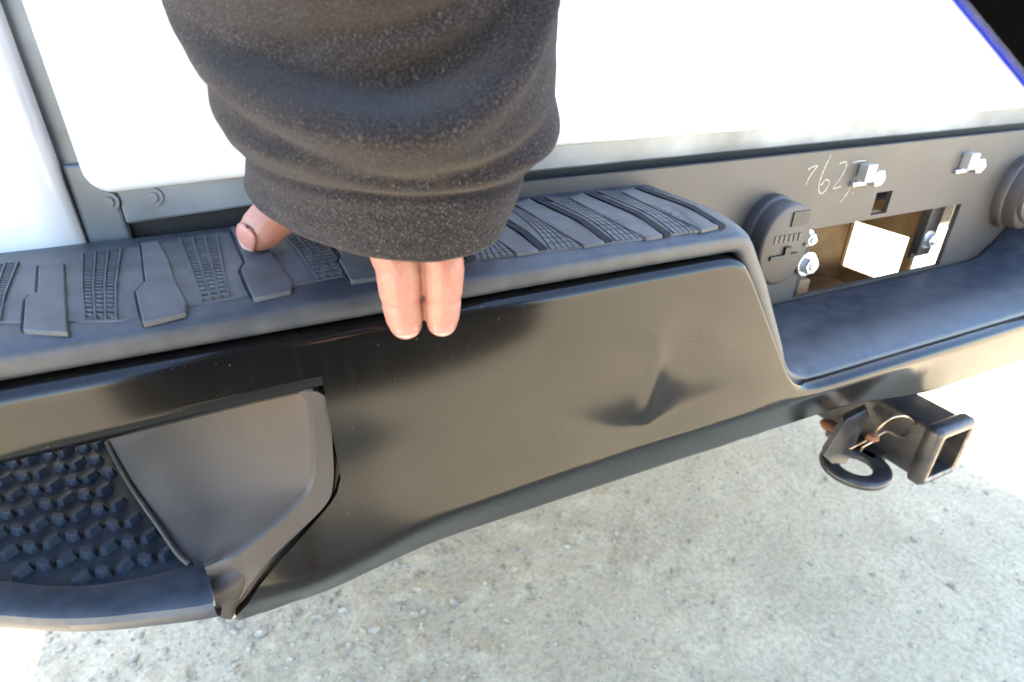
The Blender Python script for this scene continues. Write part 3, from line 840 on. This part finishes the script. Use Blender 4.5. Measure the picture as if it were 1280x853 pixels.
# cab and bonnet
def cab():
    bm = bmesh.new(); sec = [(2.34, .50, 1.20, 0), (2.36, .50, 1.92, .10), (2.7, .50, 1.98, .12), (3.5, .50, 1.96, .12), (4.1, .50, 1.30, .02), (4.15, .50, 1.28, 0), (5.2, .52, 1.20, .02), (5.45, .60, 1.02, .05)]
    for (ya, za, zb, t), (yb, zc, zd, t2) in zip(sec, sec[1:]): pass
    rows = []
    for y, z0, z1, t in sec:
        w0, w1 = XL+.0, XR-.0
        rows.append([Vector((w0, y, z0)), Vector((w0, y, min(z1, 1.25))), Vector((w0+t, y, z1-.03)), Vector((w0+t+.06, y, z1)), Vector((w1-t-.06, y, z1)), Vector((w1-t, y, z1-.03)), Vector((w1, y, min(z1, 1.25))), Vector((w1, y, z0))])
    loft(bm, rows); return bm
obj('cab', cab(), M['white'], truck, auto=30)
bm = bmesh.new(); box(bm, .0, 1.26, 2.325, 2.345, 1.38, 1.82); obj('rear_window', bm, M['glass'], truck, smooth=False, bevel=.01)
bm = bmesh.new(); box(bm, .20, .30, .60, 5.1, .70, .79); box(bm, 1.02, 1.12, .60, 5.1, .70, .79); obj('frame_rail', bm, M['dark'], truck, smooth=False)
bm = bmesh.new(); tube(bm, [(-.1, 1.62, .40), (1.36, 1.62, .40)], .05, 14); ellipsoid(bm, (.63, 1.62, .40), .15, .15, .15, sub=2); obj('rear_axle', bm, M['dark'], truck)
def wheel(x, y, first=[None, None]):
    n = 40
    if first[0] is None:
        bm = bmesh.new(); prof = [(-.13, .23), (-.14, .30), (-.13, .375), (-.11, .395), (0, .402), (.11, .395), (.13, .375), (.14, .30), (.13, .23)]
        grid(bm, [[Vector((dx, r*math.cos(2*math.pi*i/n), r*math.sin(2*math.pi*i/n))) for i in range(n)] for dx, r in prof], close=True)
        t = obj('tyre', bm, M['tyre'], truck); first[0] = t
        bm = bmesh.new()
        loft(bm, [[Vector((dx, r*math.cos(2*math.pi*i/n), r*math.sin(2*math.pi*i/n))) for i in range(n)] for dx, r in ((-.12, .235), (-.09, .20), (-.08, .06), (-.10, .05), (.08, .05), (.08, .20), (.12, .235))])
        first[1] = obj('rim', bm, M['rim'], t)
    else:
        t = first[0].copy(); COL.objects.link(t); c = first[1].copy(); COL.objects.link(c); c.parent = t
    t.location = (x, y, .40)
for x in (XL+.15, XR-.15):
    for y in (1.62, 4.75): wheel(x, y)

# --- tow hitch
def sq(cx, cz, hx, hz, r, y, n=5):
    P = []
    for sx, sz, a0 in ((-1, -1, 180), (1, -1, 270), (1, 1, 0), (-1, 1, 90)):
        for i in range(n+1):
            a = R(a0+90*i/n); P.append(Vector((cx+sx*(hx-r)+r*math.cos(a), y, cz+sz*(hz-r)+r*math.sin(a))))
    return P
HX, HZ = .701, .5515
bm = bmesh.new()
loft(bm, [sq(HX, HZ, .0305, .0375, .007, .62), sq(HX, HZ, .0305, .0375, .007, .302)])
recv = obj('hitch_receiver', bm, M['hitch'], truck, label='black square tow hitch receiver', auto=40)
bm = bmesh.new()
R_ = [sq(HX, HZ, .033, .040, .008, .302), sq(HX, HZ, .036, .042, .009, .299), sq(HX, HZ, .036, .042, .009, .288), sq(HX, HZ, .033, .039, .008, .284), sq(HX, HZ, .0295, .0355, .005, .283)]
loft(bm, R_, cap=False); obj('hitch_collar', bm, M['hitch'], recv, auto=50)
bm = bmesh.new(); loft(bm, [sq(HX, HZ, .0296, .0356, .005, .2832), sq(HX, HZ, .0262, .0322, .004, .2826), sq(HX, HZ, .0245, .0305, .004, .285)], cap=False)
obj('worn_lip', bm, M['edge'], recv, auto=50)
bm = bmesh.new(); loft(bm, [sq(HX, HZ, .0246, .0306, .004, .2845), sq(HX, HZ, .0246, .0306, .004, .46)], cap=False)
bm.faces.new([bm.verts.new(p) for p in sq(HX, HZ, .0246, .0306, .004, .46)])
obj('receiver_bore', bm, M['hitch'], recv, smooth=True, auto=50)
# crossbar carrying the receiver
bm = bmesh.new(); tube(bm, [(.16, .47, .615), (1.2, .47, .615)], .032, 18); obj('hitch_crossbar', bm, M['hitch'], truck)
bm = bmesh.new(); box(bm, .655, .748, .36, .60, .585, .64); obj('hitch_mount', bm, M['hitch'], truck, smooth=False, bevel=.006)
# safety chain loop: plate that comes down beside the tube and turns into a flat ring
bm = bmesh.new()
rc = Vector((.617, .335, .5215)); n = 40
ringp = lambda r, z, sx=1.0: [Vector((rc.x + r*sx*math.cos(2*math.pi*i/n), rc.y + r*math.sin(2*math.pi*i/n), rc.z+z)) for i in range(n)]
rings = [ringp(.021, -.004), ringp(.019, 0), ringp(.021, .004), ringp(.024, .0055), ringp(.036, .0055), ringp(.0395, .004), ringp(.041, 0), ringp(.0395, -.004), ringp(.036, -.0055), ringp(.024, -.0055), ringp(.021, -.004)]
grid(bm, rings, close=True)
obj('chain_ring', bm, M['hitch'], recv)
bm = bmesh.new()
pl = [uy(1028, 570, .345), uy(1040, 552, .35), uy(1056, 526, .355), uy(1083, 513, .36), uy(1087, 520, .36), uy(1074, 545, .352), uy(1066, 566, .348), uy(1058, 580, .345), uy(1040, 582, .343)]
prism(bm, pl, Vector((.012, .012, 0)))
obj('chain_bracket', bm, M['hitch'], recv, bevel=.002, auto=40)
bm = bmesh.new(); box(bm, .64, .682, .33, .40, .516, .527); obj('chain_lug', bm, M['hitch'], recv, bevel=.003, auto=40)
bm = bmesh.new(); ellipsoid(bm, uy(1040, 534, .40), .012, .018, .007, sub=2); obj('rusty_pin', bm, M['rustdot'], recv)

# hairpin clip hanging on the receiver
clip = thing('hairpin_clip', 'rusty bent wire hairpin clip hooked beside the tow hitch opening', 'hairpin clip', uy(1094, 546, .318))
YC = .318
lp = [(1062, 561), (1078, 553), (1092, 544), (1102, 532), (1116, 522), (1132, 521), (1142, 529), (1143, 539), (1136, 546), (1123, 546), (1110, 540), (1100, 543), (1092, 551), (1080, 558), (1076, 564)]
pts = spl([uy(a, b, YC + .004*math.sin(i*.9)) for i, (a, b) in enumerate(lp)], 70)
bm = bmesh.new(); tube(bm, pts, .0014, 8); obj('wire', bm, M['wire'], clip)
bm = bmesh.new(); ellipsoid(bm, uy(1091, 547, YC-.001), .0075, .006, .006, sub=3)
for v in bm.verts: v.co += Vector((noise.noise(v.co*300), noise.noise(v.co*310+Vector((5, 0, 0))), noise.noise(v.co*290)))*.0018
obj('rust_knot', bm, M['rustdot'], clip)

# ------------------------------------------------------------------ person
person = thing('person', 'person in a charcoal fleece sweatshirt gripping the bumper step with the left hand', 'person', (-.26, -.98, 0))
def body(hand):
    bm = bmesh.new(); C = lambda *a: capsule(bm, *a)
    if not hand: return body_rest(bm, C, Vector((.050, .318, 1.035)))
    # left hand
    wr = Vector((.050, .318, 1.035))
    mcp = {'i': Vector((.048, .298, .944)), 'm': Vector((.076, .297, .938)), 'r': Vector((.096, .305, .947)), 'p': Vector((.110, .315, .958))}
    for k, v in mcp.items(): C(wr + (v-wr)*.12 + Vector(((v.x-.08)*.3, 0, 0)), v, .017, .0125)
    C(mcp['i'], mcp['m'], .0125, .0125); C(mcp['m'], mcp['r'], .0125, .012); C(mcp['r'], mcp['p'], .012, .011)
    def fing(pts, rs):
        for a, b, r0, r1 in zip(pts, pts[1:], rs, rs[1:]):
            # a shallow crease on the back of each joint
            d = (b-a); n = max(2, int(d.length/.0035)); prev = None
            for i in range(n):
                p0 = a.lerp(b, i/n); p1 = a.lerp(b, (i+1)/n); q0 = lerp(r0, r1, i/n); q1 = lerp(r0, r1, (i+1)/n)
                if i == 0: q0 *= .93
                if i == n-1: q1 *= .93
                C(p0, p1, q0, q1)
    i1 = ud(498, 332, .300); i2 = ud(501, 372, .312); i3 = ud(507, 404, .322)
    m1 = ud(554, 328, .304); m2 = ud(553.5, 370, .316); m3 = ud(552.5, 402, .326)
    fing([mcp['i'], i1, i2, i3], [.0124, .0123, .0113, .0101])
    fing([mcp['m'], m1, m2, m3], [.0121, .0117, .0106, .0095])
    fing([mcp['r'], Vector((.100, .300, .922)), Vector((.098, .322, .908)), Vector((.096, .338, .918))], [.012, .0108, .0100, .0092])
    fing([mcp['p'], Vector((.113, .312, .936)), Vector((.112, .332, .926)), Vector((.110, .345, .934))], [.0108, .0095, .0088, .008])
    t3 = ud(324, 290, .350); t2 = ud(352, 262, .352)
    fing([wr + Vector((-.008, .004, -.025)), Vector((.030, .326, .957)), t2, t3], [.016, .0145, .0138, .0126])
    C(wr, Vector((.035, .27, 1.07)), .024, .027)
    return bm
def body_rest(bm, C, wr):
    # arms
    sl = Vector((-.095, -.16, 1.37)); el = Vector((-.03, .115, 1.195))
    C(wr, el, .024, .040); C(el, sl, .042, .055)
    sr_ = Vector((.28, -.25, 1.39)); er = Vector((.37, -.26, 1.12)); wr2 = Vector((.13, -.11, .99))
    C(sr_, er, .055, .042); C(er, wr2, .040, .024)
    C(wr2, Vector((.06, -.07, .965)), .026, .022)
    for k in range(4): C(Vector((.06, -.075+.004*k, .975-.016*k)), Vector((.02, -.055, .955-.012*k)), .009, .008)
    C(Vector((.07, -.08, .985)), Vector((.03, -.06, 1.005)), .011, .009)
    # torso, neck, head, legs
    C(sl, Vector((.08, -.25, 1.42)), .055, .07); C(Vector((.08, -.25, 1.42)), sr_, .07, .055)
    C(Vector((.0, -.27, 1.30)), Vector((-.06, -.40, 1.0)), .10, .10); C(Vector((.16, -.27, 1.30)), Vector((.08, -.40, 1.0)), .10, .10)
    C(Vector((.08, -.24, 1.43)), Vector((.08, -.16, 1.53)), .058, .055)
    ellipsoid(bm, Vector((.08, -.125, 1.61)), .075, .098, .115, Matrix.Rotation(R(-25), 3, 'X'))
    C(Vector((.08, -.04, 1.585)), Vector((.08, -.018, 1.56)), .012, .014); C(Vector((.08, -.08, 1.525)), Vector((.08, -.075, 1.53)), .030, .028)
    for s in (-1, 1): ellipsoid(bm, Vector((.08+s*.076, -.14, 1.60)), .010, .022, .032, sub=2)
    for s in (-1, 1):
        hip = Vector((.0+s*.09, -.50, 1.0)); kn = Vector((-.14+s*.10, -.74, .55)); an = Vector((-.26+s*.12, -1.04, .09))
        C(hip, kn, .085, .058); C(kn, an, .056, .038); C(an, an + Vector((0, .15, -.045)), .036, .032)
    return bm
def fused(bm, voxel, it):
    me = bpy.data.meshes.new('tmp'); bm.to_mesh(me); bm.free()
    o = bpy.data.objects.new('tmp', me); COL.objects.link(o)
    r = o.modifiers.new('fuse', 'REMESH'); r.mode = 'VOXEL'; r.voxel_size = voxel; r.use_smooth_shade = True
    q = o.modifiers.new('relax', 'SMOOTH'); q.factor = .5; q.iterations = it
    dg = bpy.context.evaluated_depsgraph_get()
    out = bpy.data.meshes.new_from_object(o.evaluated_get(dg))
    bpy.data.objects.remove(o); bpy.data.meshes.remove(me)
    return out
b1 = fused(body(True), .0009, 4); b2 = fused(body(False), .006, 5)
bm = bmesh.new(); bm.from_mesh(b1); bm.from_mesh(b2)
bpy.data.meshes.remove(b1); bpy.data.meshes.remove(b2)
bo = obj('body', bm, M['skin'], person, recalc=False)

# nails
def nail(tip, nrm, along, w, l, th=.0009):
    tip = Vector(tip); nrm = Vector(nrm).normalized(); al = Vector(along); al = (al - nrm*al.dot(nrm)).normalized(); sd_ = nrm.cross(al)
    bm = bmesh.new(); rows = []
    for j in range(9):
        v = j/8*2-1
        hw = w*math.sqrt(max(.05, 1-abs(v)**3.2)); row = []
        for i in range(9):
            u = i/8*2-1
            row.append(tip + al*(v*l) + sd_*(u*hw) - nrm*(u*u*w*.25 + .0012*v*v))
        rows.append(row)
    grid(bm, rows); o = obj('nail', bm, M['nail'], bo)
    o.data.materials.append(M['nailtip'])
    for f in o.data.polygons: f.material_index = 1 if f.index >= 48 else 0
    sm = o.modifiers.new('t', 'SOLIDIFY'); sm.thickness = th*.6
    return o
tocam = lambda p: (CAM - p).normalized()
for c, r, w in ((ud(507, 404, .322), .0100, .0066), (ud(552.5, 402, .326), .0094, .0061)):
    n_ = (tocam(c)*.86 + Vector((0, -.25, -.48))).normalized(); nail(c + n_*(r+.0001) + Vector((0, 0, .0004)), n_, (0.02, .25, -1), w, .0052)
c = ud(324, 290, .350); n_ = (tocam(c)*.62 - _R*.66 - _U*.30).normalized()
nail(c + n_*.0120, n_, c - ud(352, 262, .352), .0080, .0095)

# sleeve: rings fitted to the arm, cuff gathered under a baggy roll
def sleeve_rings():
    # (left px, right px, centre depth, half depth, downward droop of the near side)
    K = [((307, 238), (616, 244), (520, 324), .332, .050), ((307, 220), (630, 228), (513, 298), .331, .056), ((307, 202), (643, 214), (505, 268), .329, .062), ((307, 184), (656, 200), (488, 238), .326, .068), ((296, 158), (680, 172), (480, 205), .322, .078),
         ((282, 124), (690, 134), (472, 158), .314, .084), ((260, 84), (688, 90), (466, 100), .306, .084), ((234, 46), (686, 46), (460, 48), .297, .084), ((204, 0), (685, 0), (455, -8), .289, .084), ((184, -60), (682, -60), (445, -70), .280, .082), ((150, -130), (672, -130), (420, -135), .272, .080)]
    out = []
    for l, r, nn, dep, hd in K:
        a = ud(l[0], l[1], dep); b = ud(r[0], r[1], dep)
        c = (a+b)/2; half = (b-a)/2
        out.append((c, half, ud(nn[0], nn[1], dep-hd) - c))
    el = Vector((-.03, .115, 1.195)); sl = Vector((-.095, -.16, 1.37))
    c, h, nr = out[-1]
    hn = h.normalized(); nn = nr.normalized()
    out.append((el.lerp(c, .25), hn*.078, Vector((.0, -.045, -.065))*1.05)); out.append((el.lerp(sl, .55), Vector((.075, .02, 0)), Vector((0, -.05, -.065)))); out.append((sl, Vector((.07, .02, .0)), Vector((0, -.06, -.06))))
    return out
def catmull(vals, t):
    k = min(int(t), len(vals)-2); f = t-k
    p0 = vals[max(k-1, 0)]; p1 = vals[k]; p2 = vals[k+1]; p3 = vals[min(k+2, len(vals)-1)]
    return .5*((2*p1) + (p2-p0)*f + (2*p0-5*p1+4*p2-p3)*f*f + (3*p1-p0-3*p2+p3)*f**3)
KR = sleeve_rings()
def sleeve_disp(th, v):
    """v counts the rings from the cuff hem; th = pi/2 faces the camera"""
    d = 0
    u = (th - math.pi/2)                       # 0 in the middle of the side that faces the camera
    # seam between cuff and sleeve
    d -= .0045*gauss(v-2.75, .22)
    # swelling roll just above the seam
    d += .006*gauss(v-4.1, .8)*(.7+.3*math.cos(u))
    # the sleeve is pushed down into a loose roll: above a U-shaped crease the cloth sits deeper
    vc = 5.55 + (3.0*u*u if u < 0 else 1.3*u*u) + .15*math.sin(3.1*u+.4)
    w = math.exp(-(u/1.35)**4)
    q = v - vc
    d -= .024*w*sst(-.45, .18, q)*(1-.75*sst(.6, 3.2, q))
    d += .008*w*gauss(q+.85, .5)
    # shorter folds that run off it
    for a0, v0, sl_, am, wd in ((-.95, 4.6, -1.9, .0055, .30), (-.55, 3.9, -.8, .0035, .26), (.55, 4.5, 1.3, .0045, .28), (.95, 5.4, 1.6, .0045, .30), (.15, 7.1, -1.0, .004, .35), (-.35, 7.6, -2.0, .004, .30), (.1, 3.6, .5, .0025, .22)):
        g = gauss(u-a0, .42)
        d -= am*g*gauss(v-v0-sl_*(u-a0), wd); d += am*.8*g*gauss(v-v0-sl_*(u-a0)+.6, wd*1.2)
    # wrinkle low on the right and left
    d -= .003*gauss(v-3.6-.5*(u+.6), .25)*gauss(u+.75, .5)
    d += .0022*noise.noise((math.cos(th)*1.6, math.sin(th)*1.6, v*.55))
    d += .0009*noise.noise((math.cos(th)*5, math.sin(th)*5, v*1.6))
    return d*(1 if math.sin(th) > 0 else .4)*(.25+.75*abs(math.sin(th))**.7 if math.sin(th) > 0 else 1)
def sleeve(v0, v1, n, nt=128, hem=False):
    bm = bmesh.new(); rows = []
    cs = [k[0] for k in KR]; hs = [k[1] for k in KR]; ns = [k[2] for k in KR]
    for j in range(n+1):
        v = lerp(v0, v1, j/n); c = catmull(cs, v); h = catmull(hs, v); nr = catmull(ns, v); row = []
        for i in range(nt):
            th = 2*math.pi*i/nt
            e = h*math.cos(th) + nr*math.sin(th)
            L = e.length
            row.append(c + e*((L + sleeve_disp(th, v)*1.0)/L))
        rows.append(row)
    if hem:      # turned-in hem
        c = cs[0]
        inner = [[c + (p-c)*s + Vector((0, 0, dz)) for p in rows[0]] for s, dz in ((.93, .03), (.945, .004), (.962, -.0012), (.985, -.0016))]
        rows = inner + rows
    grid(bm, rows, close=True); return bm
slv = obj('sleeve', sleeve(2.62, len(KR)-1.001, 130), M['fleece'], person)
obj('cuff', sleeve(0, 2.70, 50, hem=True), M['fleece'], slv)
# sweatshirt body, trousers, shoes, hair
def remesh(o, v, it=6):
    r = o.modifiers.new('fuse', 'REMESH'); r.mode = 'VOXEL'; r.voxel_size = v; r.use_smooth_shade = True
    s = o.modifiers.new('relax', 'SMOOTH'); s.factor = .5; s.iterations = it
bm = bmesh.new()
sl = Vector((-.095, -.16, 1.37)); sr_ = Vector((.28, -.25, 1.39)); er = Vector((.37, -.26, 1.12)); wr2 = Vector((.16, -.12, 1.0))
capsule(bm, sl, Vector((.08, -.24, 1.41)), .085, .10); capsule(bm, Vector((.08, -.24, 1.41)), sr_, .10, .085)
capsule(bm, sr_, er, .085, .07); capsule(bm, er, wr2, .07, .05); capsule(bm, sl, Vector((-.075, -.06, 1.31)), .085, .075)
TR = [((.07, -.24, 1.42), .21, .11), ((.075, -.28, 1.30), .25, .13), ((.085, -.30, 1.12), .29, .14), ((.095, -.31, .94), .315, .15), ((.10, -.315, .78), .33, .155), ((.10, -.32, .64), .342, .158), ((.10, -.32, .598), .338, .154)]  # width and low hem shaped to form the dark reflection in the bumper
loft(bm, [[Vector((c[0]+w_*math.cos(2*math.pi*i/40), c[1]+d_*math.sin(2*math.pi*i/40) + .012*math.sin(5*2*math.pi*i/40)*(k/6), c[2])) for i in range(40)] for k, (c, w_, d_) in enumerate(TR)])
capsule(bm, Vector((.01, -.24, 1.46)), Vector((.15, -.24, 1.46)), .06, .06)
capsule(bm, Vector((.0, -.27, 1.30)), Vector((-.07, -.46, .98)), .14, .145); capsule(bm, Vector((.16, -.27, 1.30)), Vector((.08, -.46, .98)), .14, .145)
remesh(obj('sweatshirt', bm, M['fleece'], person), .012)
bm = bmesh.new()
loft(bm, [[Vector((c[0]+(w_+.012)*math.cos(2*math.pi*i/40), c[1]+(d_+.012)*math.sin(2*math.pi*i/40), c[2])) for i in range(40)] for k, (c, w_, d_) in enumerate(TR[1:])])
obj('reflection_vest', bm, M['reflection_vest'], person)  # unseen layer added over the torso to blacken its reflection
bm = bmesh.new()
for s in (-1, 1):
    hip = Vector((.0+s*.09, -.50, 1.0)); kn = Vector((-.14+s*.10, -.74, .55)); an = Vector((-.26+s*.12, -1.02, .12))
    capsule(bm, hip, kn, .105, .078); capsule(bm, kn, an, .076, .066)
capsule(bm, Vector((-.09, -.49, 1.0)), Vector((.09, -.49, 1.0)), .115, .115)
remesh(obj('trousers', bm, M['denim'], person), .012)
for s in (-1, 1):
    bm = bmesh.new(); x = -.26+s*.12
    capsule(bm, Vector((x, -1.07, .05)), Vector((x+s*.015, -.88, .042)), .048, .042)
    for v in bm.verts: v.co.z = max(v.co.z, .004)
    obj('shoe', bm, M['shoe'], person)
bm = bmesh.new(); ellipsoid(bm, Vector((.08, -.152, 1.638)), .084, .100, .100, Matrix.Rotation(R(-25), 3, 'X'))
obj('hair', bm, M['hair'], person)
for s in (-1, 1):
    bm = bmesh.new(); ellipsoid(bm, Vector((.08+s*.032, -.040, 1.600)), .012, .010, .010, sub=2); obj('eye', bm, M['eye'], bo)

# ------------------------------------------------------------------ neck strap hanging past the lens
strap = thing('camera_strap', 'black camera strap with a painted blue lens fringe dangling at the top right corner', 'camera strap', (.15, .07, 1.0))
sp = [Vector((.075, -.03, 1.0)), Vector((.12, -.03, .965)), ud(1690, 268, .10), ud(1538, 82, .095), ud(1448, -28, .095), ud(1403, -83, .095), ud(1358, -138, .095), ud(1268, -248, .097), ud(1160, -370, .105), Vector((.13, -.01, 1.16)), Vector((.15, -.10, 1.34)), Vector((.14, -.20, 1.50))]
SP = spl(sp, 66)
SN = ray(1270, 30).normalized()
def ribbon(off0, off1, th):
    bm = bmesh.new(); rows = []
    for i, p in enumerate(SP):
        t = (SP[min(i+1, len(SP)-1)]-SP[max(i-1, 0)]).normalized()
        s = t.cross(SN)
        if s.length < .2: s = Vector((1, 0, 0))
        s.normalize(); nrm = s.cross(t).normalized()
        rows.append([p+s*off0-nrm*th, p+s*off1-nrm*th, p+s*off1+nrm*th, p+s*off0+nrm*th])
    loft(bm, rows); return bm
obj('webbing', ribbon(-.0195, .0195, .001), M['strap'], strap, auto=40)
obj('blue_fringe', ribbon(.0196, .0210, .0012), M['strap_fringe'], strap, auto=40)  # thin blue strip added to imitate the lens fringe
